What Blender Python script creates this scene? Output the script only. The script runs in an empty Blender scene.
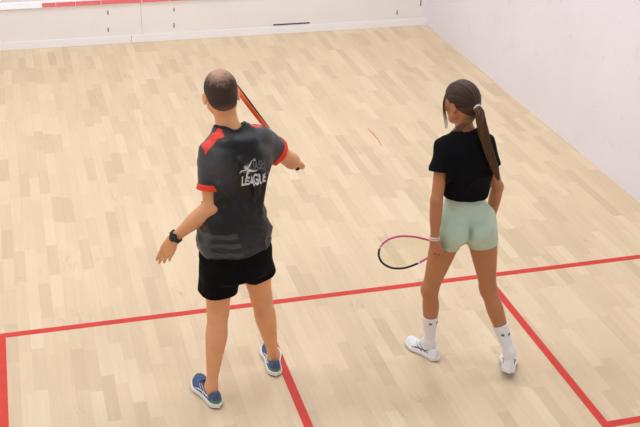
import bpy, bmesh, math, random
import numpy as np
from mathutils import Vector, Matrix
from mathutils.bvhtree import BVHTree
random.seed(7); np.random.seed(7)
COL = bpy.context.scene.collection
V = lambda *a: np.array(a, float)
def nrm(a): a = np.asarray(a, float); return a / (np.linalg.norm(a) + 1e-12)

# ---------------------------------------------------------------- materials
def lin(c):
    return tuple((v / 255 / 12.92 if v / 255 <= .04045 else ((v / 255 + .055) / 1.055) ** 2.4) for v in c) + (1,)
def pbr(name, c, rough=.6, metal=0, spec=.4, noise=0, nscale=20, bump=0, bscale=200, sss=0, attr=None, sheen=0, mapping=None):
    m = bpy.data.materials.new(name); m.use_nodes = True
    n, l = m.node_tree.nodes, m.node_tree.links
    b = n['Principled BSDF']
    b.inputs['Base Color'].default_value = lin(c)
    b.inputs['Roughness'].default_value = rough
    b.inputs['Metallic'].default_value = metal
    b.inputs['Specular IOR Level'].default_value = spec
    if sheen: b.inputs['Sheen Weight'].default_value = sheen
    if sss:
        b.inputs['Subsurface Weight'].default_value = sss
        b.inputs['Subsurface Radius'].default_value = (1, .35, .2)
        b.inputs['Subsurface Scale'].default_value = .02
    tc = n.new('ShaderNodeTexCoord'); mp = n.new('ShaderNodeMapping'); l.new(tc.outputs['Object'], mp.inputs[0])
    if mapping: mp.inputs['Scale'].default_value = mapping
    src = None
    if attr:
        a = n.new('ShaderNodeAttribute'); a.attribute_name = attr; src = a.outputs['Color']
    if noise:
        t = n.new('ShaderNodeTexNoise'); t.inputs['Scale'].default_value = nscale; t.inputs['Detail'].default_value = 6
        l.new(mp.outputs[0], t.inputs[0])
        r = n.new('ShaderNodeMapRange'); r.inputs['From Min'].default_value = .3; r.inputs['From Max'].default_value = .7
        r.inputs['To Min'].default_value = 1 - noise; r.inputs['To Max'].default_value = 1 + noise
        l.new(t.outputs[0], r.inputs[0])
        mx = n.new('ShaderNodeVectorMath'); mx.operation = 'SCALE'
        if src: l.new(src, mx.inputs[0])
        else: mx.inputs[0].default_value = lin(c)[:3]
        l.new(r.outputs[0], mx.inputs['Scale']); src = mx.outputs[0]
    if src: l.new(src, b.inputs['Base Color'])
    if bump:
        t = n.new('ShaderNodeTexNoise'); t.inputs['Scale'].default_value = bscale; t.inputs['Detail'].default_value = 4
        l.new(mp.outputs[0], t.inputs[0])
        bp = n.new('ShaderNodeBump'); bp.inputs['Strength'].default_value = bump; bp.inputs['Distance'].default_value = .003
        l.new(t.outputs[0], bp.inputs['Height']); l.new(bp.outputs[0], b.inputs['Normal'])
    return m

# ---------------------------------------------------------------- object helpers
def tag(o, label=None, cat=None, group=None, kind=None):
    if label: o['label'] = label
    if cat: o['category'] = cat
    if group: o['group'] = group
    if kind: o['kind'] = kind
    return o
def empty(name, loc, label, cat, group=None):
    o = bpy.data.objects.new(name, None); COL.objects.link(o); o.location = loc
    o.empty_display_size = .1
    return tag(o, label, cat, group)
def link(name, verts, faces, mats, parent=None, smooth=True, midx=None, col=None):
    me = bpy.data.meshes.new(name)
    verts = np.asarray(verts, float)
    me.from_pydata(verts.tolist(), [], [list(map(int, f)) for f in faces]); me.update()
    for m in (mats if isinstance(mats, (list, tuple)) else [mats]): me.materials.append(m)
    if smooth: me.polygons.foreach_set('use_smooth', [True] * len(me.polygons))
    if midx is not None: me.polygons.foreach_set('material_index', np.asarray(midx, np.int32))
    if col is not None:
        a = me.color_attributes.new('Col', 'FLOAT_COLOR', 'POINT')
        c = np.ones((len(verts), 4), np.float32); c[:, :3] = col
        a.data.foreach_set('color', c.ravel())
    o = bpy.data.objects.new(name, me); COL.objects.link(o)
    if parent is not None:
        o.parent = parent
        q = parent; off = Vector((0, 0, 0))
        while q is not None: off += Vector(q.location); q = q.parent
        for v in me.vertices: v.co -= off          # all geometry is written in world metres; parents only translate
    return o
class MB:
    def __init__(s): s.v = []; s.f = []
    def add(s, v, f):
        b = len(s.v); s.v += [tuple(x) for x in v]; s.f += [[i + b for i in q] for q in f]; return s
    def box(s, lo, hi, bev=0):
        bm = bmesh.new(); bmesh.ops.create_cube(bm, size=1)
        lo, hi = np.array(lo, float), np.array(hi, float)
        for v in bm.verts: v.co = Vector((lo + hi) / 2) + Vector(np.array(v.co) * (hi - lo))
        if bev: bmesh.ops.bevel(bm, geom=bm.edges[:], offset=bev, segments=2, affect='EDGES', profile=.5)
        bm.verts.index_update()
        s.add([tuple(v.co) for v in bm.verts], [[v.index for v in f.verts] for f in bm.faces]); bm.free(); return s
    def tube(s, pts, r, n=8, closed=False, flat=None, fl=1.0):
        """swept tube; r scalar or list; flat: unit vector along which the section is scaled by fl"""
        pts = [np.array(p, float) for p in pts]; N = len(pts)
        r = [r] * N if np.isscalar(r) else list(r)
        ref = None; rings = []
        for i in range(N):
            a = pts[(i - 1) % N] if (closed or i > 0) else pts[i]
            b = pts[(i + 1) % N] if (closed or i < N - 1) else pts[i]
            t = nrm(b - a)
            if flat is not None: u = nrm(np.asarray(flat) - t * (np.asarray(flat) @ t))
            else:
                if ref is None: ref = V(0, 0, 1) if abs(t[2]) < .9 else V(1, 0, 0)
                u = nrm(ref - t * (ref @ t)); ref = u
            w = np.cross(t, u)
            rings.append([pts[i] + r[i] * (math.cos(k * 2 * math.pi / n) * u * fl + math.sin(k * 2 * math.pi / n) * w) for k in range(n)])
        v = [p for R in rings for p in R]; f = []
        for i in range(N if closed else N - 1):
            j = (i + 1) % N
            for k in range(n): f.append([i * n + k, i * n + (k + 1) % n, j * n + (k + 1) % n, j * n + k])
        if not closed: f += [list(range(n))[::-1], [(N - 1) * n + k for k in range(n)]]
        return s.add(v, f)
    def build(s, name, mat, parent=None, smooth=False, **k): return link(name, s.v, s.f, mat, parent, smooth, **k)

# ---------------------------------------------------------------- implicit surfaces (numpy) -> one continuous mesh
def pch(ts, vs, n=96):
    """smooth monotone-ish interpolation table"""
    ts, vs = np.array(ts, float), np.array(vs, float)
    tt = np.linspace(ts[0], ts[-1], n)
    if len(ts) < 3: return tt, np.interp(tt, ts, vs)
    h = np.diff(ts); dl = np.diff(vs) / h; m = np.zeros(len(ts))
    for i in range(1, len(ts) - 1):
        if dl[i - 1] * dl[i] > 0:
            w1, w2 = 2 * h[i] + h[i - 1], h[i] + 2 * h[i - 1]; m[i] = (w1 + w2) / (w1 / dl[i - 1] + w2 / dl[i])
    m[0], m[-1] = dl[0], dl[-1]
    i = np.clip(np.searchsorted(ts, tt) - 1, 0, len(ts) - 2); x = (tt - ts[i]) / h[i]
    return tt, ((1 + 2 * x) * (1 - x) ** 2 * vs[i] + x * (1 - x) ** 2 * h[i] * m[i] + x * x * (3 - 2 * x) * vs[i + 1] + x * x * (x - 1) * h[i] * m[i + 1])
def loft(a, b, front, secs, cap=None, e=2.0, off=0):
    """secs rows: (t, rx, rf, rb[, ox, of]) along a->b; x axis = side, y axis = front"""
    a, b = np.array(a, float), np.array(b, float); L = np.linalg.norm(b - a); w = (b - a) / L
    f = nrm(np.array(front, float) - w * (np.array(front, float) @ w)); s = np.cross(f, w)
    rows = [tuple(r) + (0,) * (6 - len(r)) for r in secs]; rows = np.array(rows, float); rows[:, 1:4] += off
    T = [pch(rows[:, 0], rows[:, k]) for k in range(1, 6)]
    t0, t1 = rows[0, 0], rows[-1, 0]; mr = rows[:, 1:4].max() + np.abs(rows[:, 4:6]).max()
    cp = cap if cap is not None else min(rows[0, 1], rows[-1, 1])
    ends = [a + w * L * t0, a + w * L * t1]
    lo = np.minimum(*ends) - mr - .01; hi = np.maximum(*ends) + mr + .01
    def fn(X, Y, Z):
        dx, dy, dz = X - a[0], Y - a[1], Z - a[2]
        t = (dx * w[0] + dy * w[1] + dz * w[2]) / L; tc = np.clip(t, t0, t1); ex = (t - tc) * L
        g = [np.interp(tc, T[k][0], T[k][1]).astype(np.float32) for k in range(5)]
        x = dx * s[0] + dy * s[1] + dz * s[2] - g[3]; y = dx * f[0] + dy * f[1] + dz * f[2] - g[4]
        ry = np.where(y > 0, g[1], g[2])
        if e == 2.0: q = np.sqrt((x / g[0]) ** 2 + (y / ry) ** 2 + (ex / cp) ** 2) + 1e-6
        else: q = ((np.abs(x) / g[0]) ** e + (np.abs(y) / ry) ** e + (np.abs(ex) / cp) ** e) ** (1 / e) + 1e-6
        ln = np.sqrt(x * x + y * y + ex * ex)
        return np.where(q < .3, -np.minimum(g[0], ry) * .7, ln - ln / q)
    return fn, lo, hi
def cap(a, b, ra, rb=None, flat=None, k=1.0):
    a, b = np.array(a, float), np.array(b, float); rb = ra if rb is None else rb
    d = b - a; LL = d @ d + 1e-12; m = max(ra, rb)
    fv = None if flat is None else nrm(flat)
    def fn(X, Y, Z):
        dx, dy, dz = X - a[0], Y - a[1], Z - a[2]
        t = np.clip((dx * d[0] + dy * d[1] + dz * d[2]) / LL, 0, 1)
        dx, dy, dz = dx - t * d[0], dy - t * d[1], dz - t * d[2]
        r2 = dx * dx + dy * dy + dz * dz
        if fv is not None:
            n = dx * fv[0] + dy * fv[1] + dz * fv[2]; r2 = r2 + n * n * (k * k - 1)
        return np.sqrt(r2) - (ra + t * (rb - ra))
    return fn, np.minimum(a, b) - m - .005, np.maximum(a, b) + m + .005
def ell(c, r, M=None):
    c, r = np.array(c, float), np.array(r, float); M = np.eye(3) if M is None else np.array(M)   # rows = axes
    def fn(X, Y, Z):
        dx, dy, dz = X - c[0], Y - c[1], Z - c[2]
        p = [dx * M[i][0] + dy * M[i][1] + dz * M[i][2] for i in range(3)]
        q = np.sqrt(sum((p[i] / r[i]) ** 2 for i in range(3))) + 1e-6
        ln = np.sqrt(sum(v * v for v in p))
        return np.where(q < .3, -r.min() * .7, ln - ln / q)
    m = r.max() + .005
    return fn, c - m, c + m
def smin(a, b, k):
    if k <= 0: return np.minimum(a, b)
    h = np.maximum(k - np.abs(a - b), 0) / k
    return np.minimum(a, b) - h * h * k * .25
def vnoise(X, Y, Z, seed=0):
    rs = np.random.RandomState(seed); tab = rs.rand(64, 64, 64).astype(np.float32)
    i = [np.floor(c).astype(np.int32) for c in (X, Y, Z)]; f = [c - j for c, j in zip((X, Y, Z), i)]
    f = [x * x * (3 - 2 * x) for x in f]; o = 0
    for a in (0, 1):
        for b in (0, 1):
            for c in (0, 1):
                o = o + tab[(i[0] + a) & 63, (i[1] + b) & 63, (i[2] + c) & 63] * (f[0] if a else 1 - f[0]) * (f[1] if b else 1 - f[1]) * (f[2] if c else 1 - f[2])
    return o
class Field:
    def __init__(s, lo, hi, h):
        s.h = h; s.lo = np.array(lo, float); s.n = np.ceil((np.array(hi) - s.lo) / h).astype(int) + 1
        s.ax = [(s.lo[i] + h * np.arange(s.n[i])).astype(np.float32) for i in range(3)]
        s.d = np.full(s.n, 2.0, np.float32)
    def sl(s, lo, hi, m):
        r = []
        for i in range(3):
            a = int(np.clip(math.floor((lo[i] - m - s.lo[i]) / s.h), 0, s.n[i])); b = int(np.clip(math.ceil((hi[i] + m - s.lo[i]) / s.h) + 1, 0, s.n[i]))
            r.append(slice(a, b))
        return tuple(r)
    def grid(s, sl): return s.ax[0][sl[0]][:, None, None], s.ax[1][sl[1]][None, :, None], s.ax[2][sl[2]][None, None, :]
    def add(s, prim, k=.02):
        fn, lo, hi = prim; sl = s.sl(lo, hi, k + .03); g = s.grid(sl)
        if min(x.size for x in g) == 0: return s
        s.d[sl] = smin(s.d[sl], fn(*g).astype(np.float32), k); return s
    def cut(s, prim, k=.01):          # subtract
        fn, lo, hi = prim; sl = s.sl(lo, hi, k + .01); g = s.grid(sl)
        if min(x.size for x in g) == 0: return s
        s.d[sl] = -smin(-s.d[sl], fn(*g).astype(np.float32), k); return s
    def clip(s, p, n, k=0.004):       # keep the side where (x-p).n < 0
        g = s.grid((slice(None),) * 3); n = nrm(n)
        v = ((g[0] - p[0]) * n[0] + (g[1] - p[1]) * n[1] + (g[2] - p[2]) * n[2]).astype(np.float32)
        s.d = -smin(-s.d, -v, k); return s
    def shell(s, th, base=None): s.d = np.maximum(s.d, -((s.d if base is None else base) + th)); return s
    def disp(s, fn):
        idx = np.nonzero(np.abs(s.d) < .06)
        s.d[idx] -= fn(s.ax[0][idx[0]], s.ax[1][idx[1]], s.ax[2][idx[2]]).astype(np.float32); return s
    def mesh(s, smooth=1):
        d = s.d; d = np.where(d == 0, 1e-7, d); ins = d < 0
        c = [ins[a:a - 1 or None, b:b - 1 or None, e:e - 1 or None] for a in (0, 1) for b in (0, 1) for e in (0, 1)]
        allc = c[0].copy(); anyc = c[0].copy()
        for x in c[1:]: allc &= x; anyc |= x
        I = np.argwhere(anyc & ~allc); idm = np.full(anyc.shape, -1, np.int32); idm[tuple(I.T)] = np.arange(len(I))
        cor = [(a, b, e) for a in (0, 1) for b in (0, 1) for e in (0, 1)]
        val = {q: d[I[:, 0] + q[0], I[:, 1] + q[1], I[:, 2] + q[2]] for q in cor}
        acc = np.zeros((len(I), 3)); cnt = np.zeros(len(I))
        for q in cor:
            for ax in range(3):
                if q[ax]: continue
                q2 = tuple(q[i] + (i == ax) for i in range(3)); v0, v1 = val[q], val[q2]; mk = (v0 < 0) != (v1 < 0)
                t = np.where(mk, v0 / np.where(mk, v0 - v1, 1), 0); p = np.tile(np.array(q, float), (len(I), 1)); p[:, ax] += t
                acc[mk] += p[mk]; cnt[mk] += 1
        P = s.lo + s.h * (I + acc / cnt[:, None]); Fs = []
        for ax in range(3):
            o = [i for i in range(3) if i != ax]
            a = [slice(None)] * 3; b = [slice(None)] * 3; a[ax] = slice(0, -1); b[ax] = slice(1, None)
            A, B = ins[tuple(a)], ins[tuple(b)]; E = np.argwhere(A != B)
            E = E[(E[:, o[0]] > 0) & (E[:, o[1]] > 0) & (E[:, o[0]] < s.n[o[0]] - 1) & (E[:, o[1]] < s.n[o[1]] - 1)]
            def cell(u, v):
                e = E.copy(); e[:, o[0]] -= u; e[:, o[1]] -= v; return idm[tuple(e.T)]
            Q = np.stack([cell(1, 1), cell(0, 1), cell(0, 0), cell(1, 0)], 1)
            fl = A[tuple(E.T)] == (ax == 1)
            Q[fl] = Q[fl][:, ::-1]; Fs.append(Q)
        Fq = np.concatenate(Fs)
        for _ in range(smooth):
            S = np.zeros_like(P); n = np.zeros(len(P))
            for i in range(4):
                a, b = Fq[:, i], Fq[:, (i + 1) % 4]
                for k in range(3): S[:, k] += np.bincount(a, P[b, k], len(P)) + np.bincount(b, P[a, k], len(P))
                n += np.bincount(a, minlength=len(P)) + np.bincount(b, minlength=len(P))
            P = P * .5 + S / n[:, None] * .5
        return P, Fq
def bvh(P, Fq): return BVHTree.FromPolygons([Vector(p) for p in P], [list(map(int, q)) for q in Fq])

# ---------------------------------------------------------------- the court
W, YF, YB, WALLH = 3.2, 5.465, -4.285, 4.6
def nodes(m): return m.node_tree.nodes, m.node_tree.links
def floor_material():
    m = bpy.data.materials.new('maple_boards'); m.use_nodes = True; n, l = nodes(m); b = n['Principled BSDF']
    tc = n.new('ShaderNodeTexCoord'); sp = n.new('ShaderNodeSeparateXYZ'); l.new(tc.outputs['Object'], sp.inputs[0])
    def M(op, a, b_=None, c=None):
        x = n.new('ShaderNodeMath'); x.operation = op
        for i, v in enumerate((a, b_, c)):
            if v is None: continue
            if isinstance(v, (int, float)): x.inputs[i].default_value = v
            else: l.new(v, x.inputs[i])
        return x.outputs[0]
    def WN(vec):
        x = n.new('ShaderNodeTexWhiteNoise'); x.noise_dimensions = '2D'; l.new(vec, x.inputs['Vector']); return x.outputs['Value']
    def CB(x, y, z=0):
        c = n.new('ShaderNodeCombineXYZ')
        for i, v in enumerate((x, y, z)):
            if isinstance(v, (int, float)): c.inputs[i].default_value = v
            else: l.new(v, c.inputs[i])
        return c.outputs[0]
    bw = .074
    xs = M('DIVIDE', sp.outputs[0], bw); ix = M('FLOOR', xs); fx = M('FRACT', xs)
    off = M('MULTIPLY', WN(CB(ix, 3.7)), 7.0)
    ys = M('DIVIDE', M('ADD', sp.outputs[1], off), .42); iy = M('FLOOR', ys); fy = M('FRACT', ys)
    r1 = WN(CB(ix, iy)); r2 = WN(CB(iy, M('ADD', ix, 91.3)))
    cr = n.new('ShaderNodeValToRGB'); l.new(r1, cr.inputs[0])
    el = cr.color_ramp.elements
    el[0].position = 0; el[0].color = lin((212, 187, 154)); el[1].position = 1; el[1].color = lin((230, 207, 174))
    for p, c in ((.12, (216, 191, 157)), (.35, (222, 197, 163)), (.75, (226, 201, 167)), (.9, (228, 204, 170))):
        e = el.new(p); e.color = lin(c)
    g = n.new('ShaderNodeTexNoise'); g.inputs['Scale'].default_value = 1; g.inputs['Detail'].default_value = 5; g.inputs['Distortion'].default_value = .6
    l.new(CB(M('ADD', M('MULTIPLY', sp.outputs[0], 60), M('MULTIPLY', r2, 50)), M('MULTIPLY', sp.outputs[1], 2.5), M('MULTIPLY', r1, 40)), g.inputs['Vector'])
    gr = n.new('ShaderNodeMapRange'); l.new(g.outputs[0], gr.inputs[0])
    for k, v in (('From Min', .3), ('From Max', .7), ('To Min', .965), ('To Max', 1.03)): gr.inputs[k].default_value = v
    # broad wear variation
    g2 = n.new('ShaderNodeTexNoise'); g2.inputs['Scale'].default_value = .9; g2.inputs['Detail'].default_value = 3; l.new(tc.outputs['Object'], g2.inputs['Vector'])
    g2r = n.new('ShaderNodeMapRange'); l.new(g2.outputs[0], g2r.inputs[0])
    for k, v in (('From Min', .3), ('From Max', .7), ('To Min', .975), ('To Max', 1.02)): g2r.inputs[k].default_value = v
    # scuffs: sparse wiggly fine dark streaks
    sc = n.new('ShaderNodeTexNoise'); sc.inputs['Scale'].default_value = 1; sc.inputs['Detail'].default_value = 8; sc.inputs['Distortion'].default_value = .5
    l.new(CB(M('MULTIPLY', sp.outputs[0], 9), M('MULTIPLY', sp.outputs[1], 2.2), 4.2), sc.inputs['Vector'])
    rid = M('ABSOLUTE', M('SUBTRACT', sc.outputs[0], .5))
    thin = M('SUBTRACT', 1.0, M('MULTIPLY', M('MINIMUM', rid, .012), 83))
    ms = n.new('ShaderNodeTexNoise'); ms.inputs['Scale'].default_value = 2.1; ms.inputs['Detail'].default_value = 2; l.new(tc.outputs['Object'], ms.inputs['Vector'])
    msk = n.new('ShaderNodeMapRange'); l.new(ms.outputs[0], msk.inputs[0])
    for k, v in (('From Min', .56), ('From Max', .66), ('To Min', 0), ('To Max', .2)): msk.inputs[k].default_value = v
    scf = M('SUBTRACT', 1.0, M('MULTIPLY', thin, msk.outputs[0]))
    # board joints
    ex = M('MINIMUM', fx, M('SUBTRACT', 1, fx)); ey = M('MINIMUM', fy, M('SUBTRACT', 1, fy))
    jx = M('LESS_THAN', ex, .008); jy = M('LESS_THAN', ey, .0018); j = M('SUBTRACT', 1.0, M('MULTIPLY', M('MAXIMUM', jx, jy), .13))
    tot = M('MULTIPLY', M('MULTIPLY', gr.outputs[0], g2r.outputs[0]), M('MULTIPLY', scf, j))
    mx = n.new('ShaderNodeVectorMath'); mx.operation = 'SCALE'; l.new(cr.outputs[0], mx.inputs[0]); l.new(tot, mx.inputs['Scale'])
    l.new(mx.outputs[0], b.inputs['Base Color'])
    b.inputs['Roughness'].default_value = .42; b.inputs['Specular IOR Level'].default_value = .3
    return m
def wall_material(name, c, marks=.1, seed=0):
    m = bpy.data.materials.new(name); m.use_nodes = True; n, l = nodes(m); b = n['Principled BSDF']
    tc = n.new('ShaderNodeTexCoord'); mp = n.new('ShaderNodeMapping'); mp.inputs['Location'].default_value = (seed, seed * 2, seed * 3); l.new(tc.outputs['Object'], mp.inputs[0])
    def nz(s, d, a, z, lo, hi, dist=0):
        t = n.new('ShaderNodeTexNoise'); t.inputs['Scale'].default_value = s; t.inputs['Detail'].default_value = d; t.inputs['Distortion'].default_value = dist; l.new(mp.outputs[0], t.inputs[0])
        r = n.new('ShaderNodeMapRange'); l.new(t.outputs[0], r.inputs[0])
        for k, v in (('From Min', a), ('From Max', z), ('To Min', lo), ('To Max', hi)): r.inputs[k].default_value = v
        return r.outputs[0]
    def mul(a, b_):
        x = n.new('ShaderNodeMath'); x.operation = 'MULTIPLY'; l.new(a, x.inputs[0]); l.new(b_, x.inputs[1]); return x.outputs[0]
    k = mul(mul(nz(1.3, 4, .3, .7, .97, 1.02), nz(6, 6, .60, .72, 1, 1 - marks, .5)), nz(22, 2, .70, .76, 1, 1 - marks * 2.4))
    mx = n.new('ShaderNodeVectorMath'); mx.operation = 'SCALE'; mx.inputs[0].default_value = lin(c)[:3]; l.new(k, mx.inputs['Scale'])
    l.new(mx.outputs[0], b.inputs['Base Color']); b.inputs['Roughness'].default_value = .55; b.inputs['Specular IOR Level'].default_value = .25
    return m
M_floor = floor_material()
M_wall = wall_material('side_wall_plaster', (240, 236, 242), .05, 1)
M_front = wall_material('front_wall_plaster', (236, 230, 232), .02, 5)
M_tin = wall_material('tin_paint', (244, 240, 238), .02, 9)
M_white = pbr('white_paint', (248, 247, 249), .45)
M_red = pbr('red_tape', (214, 58, 44), .55, noise=.07, nscale=9)
M_tinred = pbr('tin_red', (228, 110, 112), .5, noise=.03, nscale=8)
M_dark = pbr('dark_metal', (96, 90, 90), .5, metal=.4)
M_seam = pbr('seam_grey', (150, 142, 138), .8)
tag(MB().box((-W, YB, -.08), (W, YF, 0)).build('floor', M_floor), kind='structure')
tag(MB().box((-W - .2, YF + .02, -.08), (W + .2, YF + .22, WALLH)).build('wall_front', M_front), kind='structure')
tag(MB().box((W, YB - .1, -.08), (W + .2, YF + .02, WALLH)).build('wall_right', M_wall), kind='structure')
tag(MB().box((-W - .2, YB - .1, -.08), (-W, YF + .02, WALLH)).build('wall_left', M_wall), kind='structure')
tag(MB().box((-W, YB - .1, -.08), (W, YB, 2.13)).build('wall_back', M_wall), kind='structure')
# the tin along the foot of the front wall
tin = empty('squash_tin', (0, YF, 0), 'long low white sheet metal tin board along the foot of the front wall', 'squash tin')
for a, b in ((-W, -.034), (-.031, W)): MB().box((a, YF, .086), (b, YF + .02, .425), .0012).build('panel', M_tin, tin)
mb = MB().box((-W, YF - .010, .0), (-.152, YF + .02, .085), .003).box((-.149, YF - .010, 0), (W, YF + .02, .085), .003); mb.build('kick_strip', M_white, tin)
cv = [(-W, YF + .02, .425), (-W, YF - .012, .428), (-W, YF - .018, .436), (-W, YF + .006, .492), (-W, YF + .02, .496)]
cv2 = [(W,) + p[1:] for p in cv]
tag(link('cap_rail', cv + cv2, [[i, (i + 1) % 5, 5 + (i + 1) % 5, 5 + i] for i in range(5)] + [[4, 3, 2, 1, 0], [5, 6, 7, 8, 9]], M_white, tin, False), 'sloping white rail on top of the tin')
def on_cap(x0, x1, z0, z1, t=.0018):
    y = lambda z: YF - .018 + (z - .436) / .056 * .024
    o = t
    v = [(x0, y(z0) - o, z0), (x1, y(z0) - o, z0), (x1, y(z1) - o, z1), (x0, y(z1) - o, z1), (x0, y(z0) + .001, z0), (x1, y(z0) + .001, z0), (x1, y(z1) + .001, z1), (x0, y(z1) + .001, z1)]
    return v, [[0, 1, 2, 3], [7, 6, 5, 4], [0, 4, 5, 1], [1, 5, 6, 2], [2, 6, 7, 3], [3, 7, 4, 0]]
mb = MB(); ed = [-1.04, -.90, -.70, -.44, -.02, .27, .55, 1.3]
for a, b in zip(ed[:-1], ed[1:]):
    if b - a > .07: mb.add(*on_cap(a, b - .004, .436, .478))
tag(mb.build('red_band', M_tinred, tin), 'red band in short lengths on the cap rail')
mb = MB()
mb.box((1.40, YF - .004, .078 + .018), (1.815, YF + .004, .112), .003)
tag(mb.build('vent_slot', M_dark, tin), 'narrow dark slot low in the tin')
for x, z, h in ((-.378, .335, .03), (-.388, .150, .03), (.316, .330, .025), (.310, .155, .034), (2.836, .158, .034), (3.115, .25, .05)):
    MB().tube([(x, YF + .002, z), (x, YF - .004, z)], .007, 10).box((x - .005, YF - .003, z - h / 2), (x + .005, YF + .002, z + h), .001).build('screw', M_dark, tin)
MB().box((-.034, YF + .006, .086), (-.031, YF + .012, .425)).build('seam', M_seam, tin)
# court lines
lw = .025
def line(x0, x1, y0, y1, label): tag(MB().box((x0, y0, 0), (x1, y1, .0012)).build('court_line', M_red), label, 'court line', 'red lines taped on the court floor')
line(-W, W, -lw, lw, 'long red short line crossing the whole width of the court floor')
line(-lw, lw, YB, -lw, 'red half court line starting behind the man and running to the picture foot')
line(1.55, 1.6, -1.675, -lw, 'red service box side line running down right from behind the woman')
line(1.6, W, -1.675, -1.625, 'short red service box back line at the bottom right corner')
line(-1.6, -1.55, -1.675, -lw, 'red service box side line at the left edge of the picture')
line(-W, -1.6, -1.675, -1.625, 'red back line of the left service box below the left picture edge')
M_mark = pbr('red_scratch', (214, 120, 96), .6)
mb = MB(); pts = [(1.595, 2.66), (1.603, 2.53), (1.606, 2.40), (1.59, 2.25)]
mb.tube([(x, y, .0006) for x, y in pts], [.003, .0065, .006, .003], 6, flat=(0, 0, 1), fl=.12)
tag(mb.build('paint_scratch', M_mark), 'short thin red scratch on the boards between the two players', 'scratch mark')

# ---------------------------------------------------------------- people: shared anatomy
def frame(yaw, pitch=0, roll=0):
    """rows: right, forward, up. yaw clockwise from +Y seen from above, pitch>0 looks down, roll>0 tilts the right side down"""
    y, p, r = map(math.radians, (yaw, pitch, roll))
    R, F, U = V(math.cos(y), -math.sin(y), 0), V(math.sin(y), math.cos(y), 0), V(0, 0, 1)
    F, U = F * math.cos(p) - U * math.sin(p), U * math.cos(p) + F * math.sin(p)
    R, U = R * math.cos(r) - U * math.sin(r), U * math.cos(r) + R * math.sin(r)
    return np.array([R, F, U])
def L2W(o, M): return lambda x, y, z: np.asarray(o, float) + x * M[0] + y * M[1] + z * M[2]
def head_prims(Fd, o, M, s=1.0, fem=False):
    T = L2W(o, M); q = lambda *a: tuple(x * s for x in a)
    w = .93 if fem else 1.0
    def E_(c, r, k): Fd.add(ell(T(*q(*c)), [x * s for x in r], M), k)
    E_((0, -.012, .030), (.077 * w, .097, .088), .01)
    E_((0, .035, -.025), (.060 * w, .060, .085), .03)
    E_((0, .064, -.092), (.024 * w, .024, .022), .03)
    for sx in (-1, 1):
        Fd.add(cap(T(*q(sx * .056 * w, .0, -.052)), T(*q(sx * .014, .062, -.096)), .017 * s, .016 * s), .025)
        E_((sx * .043 * w, .068, -.022), (.020, .018, .018), .02)
    Fd.add(cap(T(*q(-.036, .083, .018)), T(*q(.036, .083, .018)), .010 * s), .02)
    for sx in (-1, 1): Fd.cut(ell(T(*q(sx * .031, .100, -.002)), [.016 * s, .014 * s, .010 * s], M), .012)
    for sx in (-1, 1):
        Fd.add(cap(T(*q(sx * .019, .0865, .0065)), T(*q(sx * .043, .0815, .0065)), .0042 * s), .004); Fd.add(cap(T(*q(sx * .020, .0855, -.0085)), T(*q(sx * .042, .0810, -.0085)), .0040 * s), .004)
    Fd.add(cap(T(*q(0, .088, .006)), T(*q(0, .110, -.030)), .006 * s, .0105 * s), .012)
    for sx in (-1, 1): E_((sx * .011, .101, -.034), (.008, .009, .007), .006)
    for z, r in ((-.056, .0055), (-.065, .0065)): Fd.add(cap(T(*q(-.017, .089, z)), T(*q(.017, .089, z)), r * s), .006)
    Fd.cut(cap(T(*q(-.02, .099, -.0605)), T(*q(.02, .099, -.0605)), .0022 * s), .003)
    for sx in (-1, 1):
        a = math.radians(22) * sx
        R2 = M[0] * math.cos(a) - M[1] * math.sin(a); F2 = M[1] * math.cos(a) + M[0] * math.sin(a)
        c = T(*q(sx * .082 * w, -.008, -.012)); A = np.array([R2, F2, M[2]])
        Fd.add(ell(c, V(.0085, .0185, .031) * s, A), .008)
        Fd.cut(ell(c + R2 * sx * .009 * s + F2 * .003 * s, V(.006, .010, .018) * s, A), .004)
def face_mats(P, Fq, o, M, s):
    """material index 1 on the lips, from the face centres"""
    c = (P[Fq].mean(1) - np.asarray(o)) @ M.T / s
    lips = (np.abs(c[:, 0]) < .024 - np.abs(c[:, 2] + .0605) * .8) & (c[:, 1] > .088) & (np.abs(c[:, 2] + .0605) < .011)
    return lips.astype(int)
def eyes(parent, o, M, s, iris):
    T = L2W(o, M)
    for sx in (-1, 1):
        bm = bmesh.new(); bmesh.ops.create_uvsphere(bm, u_segments=20, v_segments=14, radius=.0108 * s)
        c = T(sx * .031 * s, .0772 * s, -.0015 * s)
        vs = [np.array(v.co) for v in bm.verts]; bm.verts.index_update()
        fs = [[v.index for v in f.verts] for f in bm.faces]; bm.free()
        Vv = np.array([c + v[0] * M[0] + v[2] * M[1] + v[1] * M[2] for v in vs])
        fc = np.array([np.mean([vs[i][2] for i in f]) for f in fs]) / (.0108 * s)
        link('eye', Vv, fs, [M_eye, iris, M_black], parent, True, midx=np.where(fc > .95, 2, np.where(fc > .80, 1, 0)))
def brows(parent, o, M, s, mat):
    T = L2W(o, M)
    for sx in (-1, 1):
        MB().tube([T(sx * .014 * s, .0955 * s, .016 * s), T(sx * .03 * s, .094 * s, .021 * s), T(sx * .046 * s, .084 * s, .017 * s)], [.0028 * s, .0034 * s, .0015 * s], 8).build('eyebrow', mat, parent, True)
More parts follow.
